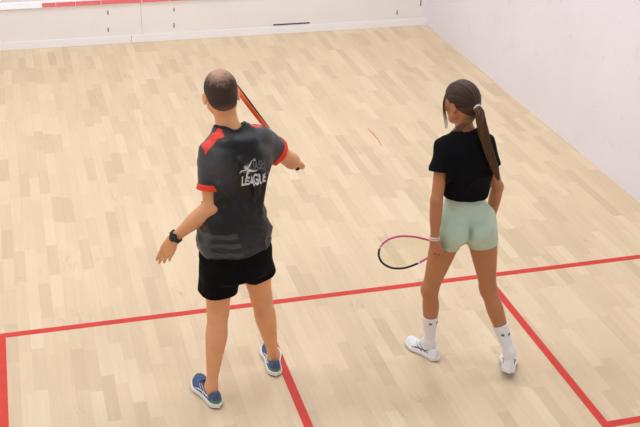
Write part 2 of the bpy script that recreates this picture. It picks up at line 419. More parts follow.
def hand(Fd, wr, d, back, side, s, curls, spread=1.0, thumb=(.75, .35), rf=1.0):
    """wr wrist, d direction of the palm, back = back-of-hand normal, side = unit towards the thumb"""
    d = nrm(d); back = nrm(np.asarray(back) - d * (np.asarray(back) @ d)); side = nrm(np.cross(d, back) * (1 if np.cross(d, back) @ np.asarray(side) > 0 else -1))
    wr = np.asarray(wr, float)
    P = lambda a, b, c: wr + (d * a + side * b + back * c) * s
    Fd.add(loft(wr, P(.088, 0, 0), back, [(-.12, .026 * s, .018 * s, .018 * s), (.2, .029 * s, .015 * s, .016 * s), (.6, .038 * s, .0135 * s, .015 * s), (1, .039 * s, .011 * s, .012 * s)], cap=.012 * s, e=2.4), .012)
    lens = [(.044, .026, .021), (.049, .029, .022), (.045, .027, .021), (.034, .021, .019)]
    for i in range(4):
        b = .0285 - .019 * i; base = P(.082 - .004 * abs(i - 1), b, 0); ang = spread * (.16 - .11 * i)
        dd = nrm(d * math.cos(ang) + side * math.sin(ang)); p = base; c = 0; r = (.0093 - (.001 if i == 3 else 0)) * s * rf
        Fd.add(cap(P(.05, b * .8, 0), base, r * .95, r * 1.04), .007)
        for j, L in enumerate(lens[i]):
            c += curls[i][j]; nx = p + (dd * math.cos(c) - back * math.sin(c)) * L * s
            Fd.add(cap(p, nx, r * (1 - .08 * j), r * (.92 - .1 * j)), .0045); p = nx
    # thumb leaves the side of the palm near its base
    t0 = P(.018, .018, -.006); a, c = thumb
    v = nrm(d * math.cos(a) + side * math.sin(a) - back * c); t1 = t0 + v * .042 * s
    v2 = nrm(v * .85 + d * .45 - back * c * .3); t2 = t1 + v2 * .032 * s; v3 = nrm(v2 * .8 + d * .5 - back * c * .4); t3 = t2 + v3 * .027 * s
    Fd.add(cap(t0, t1, .015 * s, .0125 * s), .014); Fd.add(cap(t1, t2, .0115 * s, .0100 * s), .005); Fd.add(cap(t2, t3, .0105 * s, .0085 * s), .004)
    return P
def calf(Fd, k, a, front, s, k_=.02, w=1.0):
    Fd.add(loft(k, a, front, [(-.06, .050 * w, .048 * w, .046 * w), (.08, .049 * w, .046 * w, .050 * w), (.30, .054 * w, .040 * w, .064 * w), (.45, .049 * w, .036 * w, .056 * w), (.68, .038 * w, .032 * w, .038 * w), (.88, .029 * w, .030 * w, .031 * w), (1.02, .028 * w, .032 * w, .033 * w)]), k_)
def foot_prims(Fd, ank, fwd, s, drop=0.0, h=.09):
    """bare foot under the shoe: heel and forefoot as one wedge, from the ankle"""
    f = nrm(fwd); u = V(0, 0, 1); R = np.cross(f, u)
    heel = ank - f * .022 * s - u * (h - .042) * s; ball = ank + f * .085 * s - u * (h - .034) * s
    Fd.add(cap(ank, heel, .029 * s, .020 * s), .02); Fd.add(cap(ank + f * .01, ball, .028 * s, .013 * s), .02)
# ---- shoes: local frame x right, y toe, z up, origin under the heel's back end
def pr(t, ts, vs): a = pch(ts, vs); return np.interp(t, a[0], a[1])
def shoe(parent, o, M, L, side, cols, marks, lab=None):
    """side +1 = right shoe; cols = upper, midsole, outsole, lace, lining, heel accent"""
    Wd = L * .194
    def w(t): return Wd * pr(t, [0, .04, .12, .3, .5, .72, .88, .96, 1.0], [.18, .50, .68, .72, .76, 1.0, .84, .50, .05])
    def cx(t): return -side * L * pr(t, [0, .3, .6, .85, 1], [0, .012, -.012, .012, .035]) * 1.0
    def up(t): return L * pr(t, [0, .08, .2, .34, .5, .7, .9, 1], [.30, .37, .36, .35, .29, .21, .175, .11])
    def rise(t): return L * pr(t, [0, .15, .7, 1], [.012, 0, 0, .05])
    N = 3.4e-3 * L / .28
    def mk(kind):
        F_ = Field((-.07, -.03, -.01), (.07, L + .02, .13), N); X, Y, Z = F_.grid((slice(None),) * 3)
        t = np.clip(Y / L, 0, 1); ww, c, r = w(t), cx(t), rise(t); ex = np.maximum(np.abs(Y - L / 2) - L / 2, 0)
        z0 = Z - r; th = L * .085 + .008 * (1 - t)
        if kind == 'upper':
            h = up(t); q = ((np.abs(X - c) / (ww * (1 - .22 * np.clip(z0 / .09, 0, 1)))) ** 2.3 + (np.maximum(z0, 0) / h) ** 2.6) ** (1 / 2.4)
            d = (q - 1) * ww * .8 + ex
            d = np.maximum(d, .010 - z0)
            F_.d = (d + 0 * X).astype(np.float32); F_.d = np.broadcast_to(F_.d, F_.n).copy()
            F_.cut(ell((c_at(.22), L * .215, L * .40), (.029 * L / .28, .046 * L / .28, .050 * L / .28)), .010)
        elif kind == 'lining':
            F_.add(cap((c_at(.2), L * .17, L * .14), (c_at(.3), L * .32, L * .14), .026 * L / .28), 0)
        elif kind == 'midsole':
            d = np.abs(X - c) - ww * 1.03 - .002 + ex; d = d + 0 * Z
            F_.d = -smin(-d, -(z0 - th), .006); F_.d = -smin(-F_.d, -(.004 - z0), .003); F_.d = F_.d.astype(np.float32)
        else:
            d = np.abs(X - c) - ww * 1.02 - .001 + ex; d = d + 0 * Z
            F_.d = np.maximum(np.maximum(d, z0 - .0065), -z0).astype(np.float32)
        return F_.mesh(1)
    def c_at(t): return float(cx(np.array([t]))[0])
    wld = lambda P: np.asarray(o) + P @ M
    U, UF = mk('upper'); tree = bvh(U, UF)
    sh = link('shoe', wld(U), UF, [cols[0], cols[5]], parent, True, midx=((U[UF].mean(1)[:, 1] < L * .13) & (U[UF].mean(1)[:, 2] < L * .17)).astype(int))
    if lab: tag(sh, lab)
    for nm, k, mt in (('midsole', 'midsole', cols[1]), ('outsole', 'outsole', cols[2]), ('lining', 'lining', cols[4])):
        p, f = mk(k); link(nm, wld(p), f, mt, sh, True)
    def surf(p, dr):
        h = tree.ray_cast(Vector(p), Vector(dr)); return np.array(h[0]) if h[0] is not None else None
    mb = MB()
    for k in range(6):
        t = .40 + .052 * k; pts = []
        for a in np.linspace(-1, 1, 7):
            p = surf((c_at(t) + a * (.021 - .001 * k) * L / .28, L * (t + .012 * a * (1 if k % 2 else -1)), .2), (0, 0, -1))
            if p is not None: pts.append(p + V(0, 0, .0012))
        if len(pts) > 2: mb.tube(pts, .0028, 6)
    kx = c_at(.39); b0 = surf((kx, L * .39, .2), (0, 0, -1))
    for sx in (-1, 1):
        mb.tube([b0, b0 + V(sx * .016, -.004, .006), b0 + V(sx * .026, .006, .004), b0 + V(sx * .014, .006, .003), b0], .0024, 6)
    v = np.array(mb.v); link('laces', wld(v), mb.f, cols[3], sh, True)
    for nm, mt, rr, polys in marks:
        mb = MB()
        for sx in (-1, 1):
            for poly in polys:
                pts = []
                poly = [np.array(q, float) for q in poly]
                for a, b in zip(poly[:-1], poly[1:]):
                    for u in np.linspace(0, 1, 5):
                        q = a + (b - a) * u; p = surf((sx * .2 + c_at(q[0]), q[0] * L, q[1] * L), (-sx, 0, 0))
                        if p is not None and (not pts or np.linalg.norm(p - pts[-1]) > 1e-4): pts.append(p + V(sx * .0006, 0, 0))
                if len(pts) > 2: mb.tube(pts, rr, 6, flat=(1, 0, 0), fl=.4)
        if mb.v: link(nm, wld(np.array(mb.v)), mb.f, mt, sh, True)
    return sh

M_skin = pbr('fair_skin', (230, 166, 118), .5, noise=.05, nscale=14, sss=.06, bump=.15, bscale=160)
M_skin2 = pbr('tanned_skin', (184, 122, 80), .48, noise=.05, nscale=14, sss=.05, bump=.12, bscale=160)
M_lip = pbr('lips', (176, 98, 88), .45); M_eye = pbr('eye_white', (236, 232, 228), .25)
M_black = pbr('pupil_black', (12, 12, 12), .3); M_iris = pbr('iris_blue', (84, 110, 130), .3); M_iris2 = pbr('iris_brown', (90, 58, 34), .3)
M_brow = pbr('brow_brown', (84, 62, 46), .8)

# ================================================================ THE MAN
man = empty('person', (-.28, -.82, 0), 'man in dark sports shirt with red cuffs, black shorts and blue shoes, left arm out', 'person')
YAW = -14
Rm, Fm = frame(YAW)[0], frame(YAW)[1]
m_lh, m_rh = V(-.388, -.82, .93), V(-.210, -.775, .93)
m_lk, m_rk = V(-.394, -.80, .495), V(-.135, -.725, .50)
m_la, m_ra = V(-.462, -.93, .095), V(-.060, -.712, .095)
m_pel, m_neck = V(-.302, -.80, .90), V(-.300, -.715, 1.535)
m_ls, m_rs = V(-.408, -.778, 1.412), V(-.124, -.690, 1.432)
m_le, m_lw = V(-.428, -.838, 1.150), V(-.612, -.775, .962)
m_re, m_rw = V(.066, -.585, 1.253), V(.060, -.355, 1.205)
m_ho = V(-.332, -.668, 1.700); m_hM = frame(0, 12, -3); MS = 1.06
fl, fr = nrm(V(-.24, .97, 0)), nrm(V(.05, 1, 0))
def man_torso(Fd, off=0, k=.03):
    a, b = m_pel, V(-.276, -.735, 1.455)
    Fd.add(loft(a, b, Fm, [(-.20, .165, .10, .115), (0, .168, .100, .118, 0, 0), (.17, .158, .100, .100), (.38, .148, .102, .088), (.62, .166, .112, .100), (.82, .182, .112, .112, 0, -.008), (.95, .168, .085, .100, 0, -.012), (1.02, .13, .06, .085, 0, -.012)], cap=.04 + off, e=2.3, off=off), k)
    for s_, p in ((-1, m_ls), (1, m_rs)):
        Fd.add(cap(V(-.297, -.722, 1.507) + Rm * s_ * .03, p - Rm * s_ * .03 + V(0, 0, .02), .045 + off, .040 + off), .04)
        Fd.add(cap(p + V(0, 0, -.13) - Rm * s_ * .045, p - Rm * s_ * .04, .055 + off, .058 + off), .03)
body = Field((-.86, -1.12, .02), (.22, -.16, 1.86), .0048)
man_torso(body, -.004)
ARM = [(-.05, .050, .050, .050), (.2, .052, .054, .052), (.55, .047, .050, .048), (.85, .041, .042, .043), (1.0, .040, .040, .042)]
FARM = [(-.05, .041, .041, .041), (.15, .046, .044, .044), (.35, .047, .042, .042), (.7, .035, .031, .031), (.95, .029, .023, .023), (1.05, .028, .021, .021)]
for s_, e_, w_ in ((m_ls, m_le, m_lw), (m_rs, m_re, m_rw)):
    body.add(ell(s_, (.060, .058, .062)), .03); body.add(loft(s_, e_, Fm, ARM), .03); body.add(loft(e_, w_, Fm, FARM), .02)
for h_, k_, a_, ff in ((m_lh, m_lk, m_la, fl), (m_rh, m_rk, m_ra, fr)):
    body.add(loft(h_, k_, ff, [(-.05, .090, .088, .10), (.25, .090, .088, .092), (.6, .080, .080, .080), (.88, .064, .064, .062), (1.03, .059, .056, .056)]), .03)
    calf(body, k_, a_, ff, 1, .02, 1.13); body.add(ell(k_ + ff * .022, (.034, .03, .042)), .03); foot_prims(body, a_, ff, 1.08, h=.095)
body.add(cap(m_neck - V(0, 0, .05), m_ho + V(.01, -.022, -.05), .062, .056), .03)
head_prims(body, m_ho, m_hM, MS)
# hands
hd = nrm(V(-.46, .12, -.90)); lback = nrm(V(-.45, -.80, .35))
hand(body, m_lw, hd, lback, V(.1, .9, .1), 1.06, [(.05, .12, .1), (.12, .15, .1), (.2, .2, .12), (.28, .25, .15)], -.1, (.35, .5))
MRA, MRB = V(.180, -.300, 1.066), V(-.201, -.381, 1.630)      # his racket, butt to tip
ax = nrm(MRB - MRA); grip = MRA + ax * .068
d_ = nrm(V(-.12, .99, .06)); d_ = nrm(d_ - ax * (d_ @ ax)); bk = np.cross(ax, d_); bk = bk if bk[0] > 0 else -bk
GC = [(1.1, 1.25, .75), (1.1, 1.25, .75), (1.12, 1.25, .75), (1.15, 1.25, .75)]
hand(body, grip - d_ * .078 + bk * .024, d_, bk, ax, 1.0, GC, .25, (.55, .95))
head_T = L2W(m_ho, m_hM)
body.add(ell(head_T(0, -.052 * MS, -.030 * MS), V(.060, .048, .055) * MS, m_hM), .03)
P, Fq = body.mesh(1)
mbody = link('body', P, Fq, [M_skin, M_lip], man, True, midx=face_mats(P, Fq, m_ho, m_hM, MS))
eyes(mbody, m_ho, m_hM, MS, M_iris); brows(mbody, m_ho, m_hM, MS, M_brow)

# hair: clipped close, thin on the crown
def hair_field(o, M, s, off, fem=False, h=.0035):
    w = .93 if fem else 1.0
    Fd = Field(np.array(o) - .17, np.array(o) + .17, h); T = L2W(o, M)
    Fd.add(ell(T(0, -.012 * s, .030 * s), V(.077 * w, .097, .088) * s + off, M), 0)
    Fd.add(ell(T(0, -.052 * s, -.030 * s), V(.060 * w, .048, .055) * s + off, M), .03)
    return Fd, T
Hf, T = hair_field(m_ho, m_hM, MS, .0035)
Hf.disp(lambda X, Y, Z: (vnoise(X * 260, Y * 260, Z * 260, 3) - .5) * .0016)
nn = nrm(-m_hM[2] + m_hM[1] * .80)
Hf.clip(T(0, 0, .002), nn, .004)
P, Fq = Hf.mesh(1)
lc = (P - m_ho) @ m_hM.T / MS
r = np.sqrt((lc[:, 0] / 1.0) ** 2 + ((lc[:, 1] + .025) / 1.35) ** 2 + ((lc[:, 2] - .125) / 1.3) ** 2)
nz = vnoise(P[:, 0] * 150, P[:, 1] * 150, P[:, 2] * 150, 5) * .5 + vnoise(P[:, 0] * 45, P[:, 1] * 45, P[:, 2] * 45, 6) * .5
k = np.clip((r - .034 + (nz - .5) * .05) / .05, 0, 1)[:, None]
bald, dk = np.array(lin((186, 146, 120))[:3]), np.array(lin((62, 45, 36))[:3])
low = np.clip((-lc[:, 2] - .03) / .04, 0, 1)[:, None] * .25
M_hairv = pbr('cropped_hair', (70, 52, 44), .65, attr='Col', noise=.25, nscale=300, spec=.3, bump=.3, bscale=500)
link('hair', P, Fq, M_hairv, man, True, col=(bald * (1 - k) + dk * k) * (1 - low) + bald * low)

# sports shirt
def mxyz(P): return (P - V(-.285, -.765, 0)) @ frame(YAW).T
sh = Field((-.56, -1.04, .80), (.10, -.50, 1.60), .0045)
man_torso(sh, .013)
sh.add(loft(m_pel + V(0, 0, -.12), m_pel + V(0, 0, .16), Fm, [(-.2, .200, .140, .164), (0, .198, .138, .160), (.5, .190, .130, .148), (1, .174, .116, .118)], cap=.09, e=2.3), .05)
SL = [(-.12, .066, .064, .066), (.2, .069, .070, .070), (.66, .069, .071, .072)]
sh.add(loft(m_ls, m_le, Fm, SL, cap=.05), .035); sh.add(loft(m_rs, m_re, Fm, SL, cap=.05), .035)
def folds(X, Y, Z):
    x = (X + .285) * Rm[0] + (Y + .765) * Rm[1]; y = (X + .285) * Fm[0] + (Y + .765) * Fm[1]
    a = vnoise(x * 9 + Z * 5 + 7, y * 6 + 3, Z * 5 - x * 3 + 11, 11); b = vnoise(x * 26 - Z * 16 + 9, y * 12, Z * 20 + x * 14, 12)
    low = np.clip((1.12 - Z) / .15, 0, 1)
    c = vnoise(x * 7 + 5, y * 7 + 4, Z * 42 + x * 9 - y * 8 + 3, 13)
    return (1 - np.abs(2 * a - 1)) ** 3 * .017 - .005 + (b - .5) * .006 + low * (1 - np.abs(2 * c - 1)) ** 2 * .014 - low * .003
sh_base = sh.d.copy(); sh.disp(folds)
F3 = nrm(V(0, 0, 1))
for p0, p1, r0 in (((.10, -.118, 1.33), (.02, -.112, 1.10), .014), ((.13, -.10, 1.30), (.085, -.105, 1.06), .012), ((-.02, -.118, 1.42), (.07, -.125, 1.22), .010), ((-.13, -.10, 1.30), (-.03, -.10, 1.12), .012),
                   ((-.10, -.112, 1.02), (.08, -.122, .95), .012), ((-.06, -.112, 1.08), (.10, -.108, 1.04), .010), ((.0, -.125, .97), (.09, -.128, .975), .010), ((-.14, -.10, .95), (.0, -.128, .90), .010),
                   ((-.17, -.05, 1.05), (-.08, -.108, 1.09), .010)):
    w_ = lambda p: V(-.285, -.765, 0) + Rm * p[0] + Fm * p[1] + V(0, 0, p[2])
    sh.add(cap(w_(p0), w_(p1), r0 * 1.15, r0 * .7), .03)
sh.cut(cap(m_neck - V(0, 0, .06), m_neck + V(.0, .04, .14), .066, .085), .006)
sh.clip((0, 0, .900), (0, 0, -1))
P0, Fq0 = sh.d.copy(), None
def cliparm(Fd, s_, e_, t, k=.003, side=1):
    """trim one sleeve square to the arm; only near that arm"""
    s_, e_ = np.array(s_), np.array(e_); w = nrm(e_ - s_); p = s_ + (e_ - s_) * t
    g = Fd.grid((slice(None),) * 3); v = (g[0] - p[0]) * w[0] + (g[1] - p[1]) * w[1] + (g[2] - p[2]) * w[2]
    rad = np.sqrt(np.maximum((g[0] - p[0]) ** 2 + (g[1] - p[1]) ** 2 + (g[2] - p[2]) ** 2 - v * v, 0))
    near = (rad < .095) & (v > -.02) & (v < .14)
    Fd.d = np.where(near, np.maximum(Fd.d, v), Fd.d).astype(np.float32)
def clipleft(Fd):
    cliparm(Fd, m_ls, m_le, .66); cliparm(Fd, m_rs, m_re, .60)
SLC = .66
# the sleeves are cut where the loft ends: trim the round caps
t_arm = lambda g, s_, e_: ((g[0] - s_[0]) * (e_ - s_)[0] + (g[1] - s_[1]) * (e_ - s_)[1] + (g[2] - s_[2]) * (e_ - s_)[2]) / ((e_ - s_) @ (e_ - s_))
g = sh.grid((slice(None),) * 3)
xl = (g[0] + .285) * Rm[0] + (g[1] + .765) * Rm[1]
for s_, e_, tt, sd in ((m_ls, m_le, .63, -1), (m_rs, m_re, .50, 1)):
    tv = t_arm(g, s_, e_); L_ = np.linalg.norm(e_ - s_)
    cpt = s_ + (e_ - s_) * tt
    dist = np.sqrt((g[0] - cpt[0]) ** 2 + (g[1] - cpt[1]) ** 2 + (g[2] - cpt[2]) ** 2)
    zone = (dist < .125) & (xl * sd > (.155 if sd < 0 else .19))
    sh.d = np.where(zone, np.maximum(sh.d, (tv - tt) * L_), sh.d).astype(np.float32)
sh.shell(.017, sh_base)
P, Fq = sh.mesh(1)
q = mxyz(P)
g1 = lambda c: np.array(lin(c)[:3])
black, char, grey, red = g1((13, 11, 14)), g1((42, 39, 41)), g1((70, 70, 71)), g1((236, 58, 34))
x, y, z = q.T
C_ = np.tile(black, (len(P), 1))
mixc = lambda C_, c, k: C_ * (1 - k[:, None]) + c * k[:, None]
C_ = mixc(C_, char, np.clip((1.06 - z) / .16, 0, 1) * .9)
C_ = mixc(C_, grey, np.clip((np.abs(x) - .085) / .05, 0, 1) * np.clip((z - 1.30) / .06, 0, 1) * .75)
C_ = mixc(C_, grey, np.clip((-x - .03) / .05, 0, 1) * np.clip((z - 1.22) / .10, 0, 1) * .45)
C_ = mixc(C_, grey, np.clip((np.abs(x) - .19) / .02, 0, 1) * .85)
stripe = ((np.floor(z / .024).astype(int) % 2) == 0) & (z < 1.05) & (x < -.06 + (1.0 - z) * .2)
C_ = mixc(C_, grey, stripe * .8)
vl = (x < -.06) & (z < 1.05)
rp = (((x < -.064) & (x > -.172) & (y > -.024)) | ((x > .10) & (x < .165) & (y > .012))) & (y < .034) & (z > 1.38)
C_[rp] = red
M_shirt = pbr('jersey', (40, 38, 42), .42, attr='Col', noise=.12, nscale=60, bump=.25, bscale=900, spec=.4)
shirt = link('sports_shirt', P, Fq, M_shirt, man, True, col=C_)
shirt_tree = bvh(P, Fq)
M_cuff = pbr('red_jersey', (238, 60, 34), .6, bump=.2, bscale=700)
for s_, e_, tt in ((m_ls, m_le, .63), (m_rs, m_re, .50)):
    cf = Field(s_ + (e_ - s_) * tt - .11, s_ + (e_ - s_) * tt + .11, .0042)
    cf.add(loft(s_, e_, Fm, [(0, .0735, .0745, .0755), (1.0, .0735, .0755, .0775)]), 0)
    cf.disp(folds); cf.shell(.0105); w = e_ - s_
    cf.clip(s_ + w * (tt + .008), w, .002); cf.clip(s_ + w * (tt - .11), -w, .002)
    p, f = cf.mesh(1); tag(link('cuff', p, f, M_cuff, shirt, True), 'red sleeve cuff')
M_collar = pbr('collar_black', (28, 26, 29), .7)
nq = mxyz(P) - mxyz(m_neck[None, :]); nr, na = np.hypot(nq[:, 0], nq[:, 1] - .005), np.arctan2(nq[:, 1] - .005, nq[:, 0]); ring = []
for a in np.linspace(-math.pi, math.pi, 37)[:-1]:
    mk_ = (np.abs((na - a + math.pi) % (2 * math.pi) - math.pi) < .16) & (nr < .13) & (nr > .05)
    c_ = P[mk_]; c_ = c_[c_[:, 2] > c_[:, 2].max() - .008]; ring.append(c_.mean(0))
for _ in range(3): ring = [(ring[i - 1] + 2 * ring[i] + ring[(i + 1) % 36]) / 4 for i in range(36)]
MB().tube(ring, .0085, 8, closed=True).build('collar', M_collar, shirt, True)
# the print on the back: a row of dim tall letters, a white word below, a leaping player across them
M_print = pbr('print_white', (226, 224, 224), .6); M_dim = pbr('print_grey', (112, 110, 112), .7)
def on_back(name, verts, faces, cx_, cz, mat, lift=.0022):
    out = []; ok = True
    for (u, v) in verts:
        o = V(-.285, -.765, 0) + Rm * (cx_ + u) + V(0, 0, cz + v) - Fm * .4
        h = shirt_tree.ray_cast(Vector(o), Vector(Fm))
        out.append(np.array(h[0]) - Fm * lift if h[0] is not None else o + Fm * .28)
    out = np.array(out)
    return link(name, out, faces, mat, shirt, False)
def text_mesh(s, w, h, bold=.012):
    c = bpy.data.curves.new('t', 'FONT'); c.body = s; c.align_x = 'CENTER'; c.align_y = 'CENTER'; c.size = 1; c.offset = bold; c.resolution_u = 3
    o = bpy.data.objects.new('t', c); COL.objects.link(o); bpy.context.view_layer.update()
    me = bpy.data.meshes.new_from_object(o.evaluated_get(bpy.context.evaluated_depsgraph_get()))
    bpy.data.objects.remove(o); bm = bmesh.new(); bm.from_mesh(me)
    bmesh.ops.triangulate(bm, faces=bm.faces[:]); bmesh.ops.subdivide_edges(bm, edges=[e for e in bm.edges if e.calc_length() > .15], cuts=3, use_grid_fill=False)
    bmesh.ops.triangulate(bm, faces=bm.faces[:]); bm.verts.index_update()
    v = np.array([v.co[:2] for v in bm.verts]); f = [[a.index for a in q.verts] for q in bm.faces]; bm.free(); bpy.data.meshes.remove(me)
    lo, hi = v.min(0), v.max(0); v = (v - (lo + hi) / 2) / (hi - lo) * V(w, h)
    return v, f
PX, PZ = .054, 1.312
v, f = text_mesh('SQUASH', .132, .055, .02)
on_back('lettering', v, f, PX, PZ + .056, M_dim)
v, f = text_mesh('LEAGUE', .134, .058, .035)
on_back('lettering', v, f, PX, PZ - .012, M_print)
def limb2d(pts, rs):
    vs, fs = [], []
    pts = [np.array(p, float) for p in pts]
    for (a, b), (r0, r1) in zip(zip(pts[:-1], pts[1:]), zip(rs[:-1], rs[1:])):
        t = (b - a) / np.linalg.norm(b - a); n = V(-t[1], t[0]); k0 = len(vs)
        N = 6
        for i in range(N + 1):
            c = a + (b - a) * i / N; r_ = r0 + (r1 - r0) * i / N; vs += [c + n * r_, c - n * r_]
        fs += [[k0 + 2 * i, k0 + 2 * i + 1, k0 + 2 * i + 3, k0 + 2 * i + 2] for i in range(N)]
    return vs, fs
vs, fs = [], []
for pts, rs in (([(-.050, .072), (-.042, .058)], [.006, .007]), ([(-.040, .062), (-.030, .040)], [.008, .007]), ([(-.034, .052), (-.012, .060), (-.002, .078)], [.004, .0035, .002]),
                ([(-.036, .054), (-.062, .040), (-.070, .026)], [.004, .003, .002]), ([(-.030, .042), (.008, .022), (.030, .026)], [.006, .0045, .002]), ([(-.032, .040), (-.038, .018), (-.030, -.004)], [.006, .004, .002]),
                ([(-.002, .078), (.006, .084)], [.001, .001]), ([(.006, .084), (.018, .090), (.020, .078), (.008, .080)], [.0012, .0012, .0012, .0012])):
    a, b = limb2d(pts, rs); k0 = len(vs); vs += a; fs += [[i + k0 for i in q_] for q_ in b]
tag(on_back('player_motif', vs, fs, PX - .01, PZ + .010, M_print, .0034), 'white leaping player figure in the back print')

# shorts
M_shorts = pbr('black_shorts', (7, 6, 8), .85, bump=.2, bscale=600, spec=.15)
so = Field((-.55, -1.05, .48), (.08, -.55, .96), .0048)
so.add(loft(m_pel + V(0, 0, -.16), m_pel + V(0, 0, .08), Fm, [(0, .176, .118, .142), (.4, .166, .106, .126), (1, .136, .086, .092)], cap=.035, e=2.3), .03)
for h_, k_, t1, ff in ((m_lh, m_lk, .86, Fm), (m_rh, m_rk, .72, Fm)):
    so.add(loft(h_ + V(0, 0, -.02), k_, ff, [(-.05, .098, .095, .12), (.3, .098, .098, .108), (.6, .104, .100, .106), (t1, .106, .098, .100)], cap=.02, e=2.5), .035)
so.add(cap(m_pel + V(0, .0, -.17), m_pel + V(.0, 0, -.10), .06, .09), .04)
so.add(ell(m_lh - Rm * .085 + V(0, 0, -.05), (.028, .045, .05)), .03)
so_base = so.d.copy(); so.disp(lambda X, Y, Z: (vnoise(X * 11 + Z * 6, Y * 11, Z * 8, 21) - .5) * .011 + (vnoise(X * 30, Y * 20 + Z * 8, Z * 14, 22) - .5) * .006)
g = so.grid((slice(None),) * 3)
for h_, k_, t1, sd in ((m_lh, m_lk, .68, -1), (m_rh, m_rk, .575, 1)):
    tv = t_arm(g, h_, k_); L_ = np.linalg.norm(k_ - h_); xs = (g[0] + .262) * Rm[0] + (g[1] + .80) * Rm[1]
    so.d = np.where((xs * sd > -.0) & (tv > .45), np.maximum(so.d, (tv - t1) * L_), so.d).astype(np.float32)
so.shell(.015, so_base); P, Fq = so.mesh(1)
link('shorts', P, Fq, M_shorts, man, True)

# watch on the left wrist
M_rub = pbr('black_rubber', (24, 24, 27), .45); M_glass = pbr('watch_glass', (10, 12, 16), .12, spec=.7); M_steel = pbr('grey_steel', (90, 92, 98), .3, metal=.8)
wd = nrm(m_lw - m_le); wc = m_lw - wd * .012; wn = nrm(lback - wd * (lback @ wd)); ws = np.cross(wd, wn)
ring = [wc + (wn * math.cos(a) * .0255 + ws * math.sin(a) * .0325) for a in np.linspace(0, 2 * math.pi, 29)[:-1]]
wt = MB().tube(ring, .0115, 10, closed=True, flat=wd, fl=1.0)
wt = MB()
band = []
for a in np.linspace(0, 2 * math.pi, 33)[:-1]:
    c_, s__ = math.cos(a), math.sin(a)
    for (rr, zz) in ((0, -.011), (.0045, -.011), (.0045, .011), (0, .011)):
        band.append(wc + wn * c_ * (.0275 + rr) + ws * s__ * (.0335 + rr) + wd * zz)
n_ = 32
wt.add(band, [[i * 4 + k_, i * 4 + (k_ + 1) % 4, ((i + 1) % n_) * 4 + (k_ + 1) % 4, ((i + 1) % n_) * 4 + k_] for i in range(n_) for k_ in range(4)])
watch = wt.build('wristwatch', M_rub, man); tag(watch, 'black digital wristwatch on the left wrist')
def disc(c, n, r, h, seg=28):
    n = nrm(n); u = nrm(np.cross(n, V(0, 0, 1))); v = np.cross(n, u); vs = []
    for (rr, hh) in ((r * .96, 0), (r, h * .3), (r, h * .8), (r * .93, h)): vs += [c + n * hh + rr * (u * math.cos(2 * math.pi * i / seg) + v * math.sin(2 * math.pi * i / seg)) for i in range(seg)]
    fs = [[j * seg + i, j * seg + (i + 1) % seg, (j + 1) * seg + (i + 1) % seg, (j + 1) * seg + i] for j in range(3) for i in range(seg)] + [list(range(seg))[::-1], [3 * seg + i for i in range(seg)]]
    return vs, fs
MB().add(*disc(wc + wn * .029, wn, .0225, .011)).build('watch_case', M_rub, watch)
MB().add(*disc(wc + wn * .0395, wn, .0185, .0012)).build('watch_face', M_glass, watch)
MB().tube([wc + wn * .034 + ws * .022, wc + wn * .034 + ws * .027], .0025, 8).build('watch_button', M_steel, watch)

# blue court shoes
M_blue = pbr('blue_mesh', (74, 94, 128), .7, noise=.18, nscale=90, bump=.5, bscale=700); M_midw = pbr('white_foam', (232, 232, 228), .55)
M_outs = pbr('dark_outsole', (44, 42, 46), .7); M_lace = pbr('navy_lace', (40, 48, 84), .8); M_lin = pbr('navy_lining', (34, 38, 66), .9)
M_green = pbr('green_heel', (92, 140, 104), .6); M_stripe = pbr('white_stripe', (236, 238, 240), .5)
def shoe_frame(yaw, pitch=0): return frame(yaw, pitch)
mk_m = [('side_stripe', M_stripe, .0030, [[(.30, .13), (.44, .22), (.56, .25)], [(.38, .11), (.50, .18), (.60, .22)], [(.20, .15), (.40, .16), (.66, .12)], [(.22, .19), (.36, .155), (.58, .145)]])]
shM = shoe_frame(-14.5); shoe(man, m_la - fl * .085 + V(0, 0, -.095) , shM, .300, -1, (M_blue, M_midw, M_outs, M_lace, M_lin, M_green), mk_m, 'blue court shoe of the left foot')
shM = shoe_frame(5); shoe(man, m_ra - fr * .085 + V(0, 0, -.095), shM, .300, 1, (M_blue, M_midw, M_outs, M_lace, M_lin, M_green), mk_m, 'blue court shoe of the right foot')

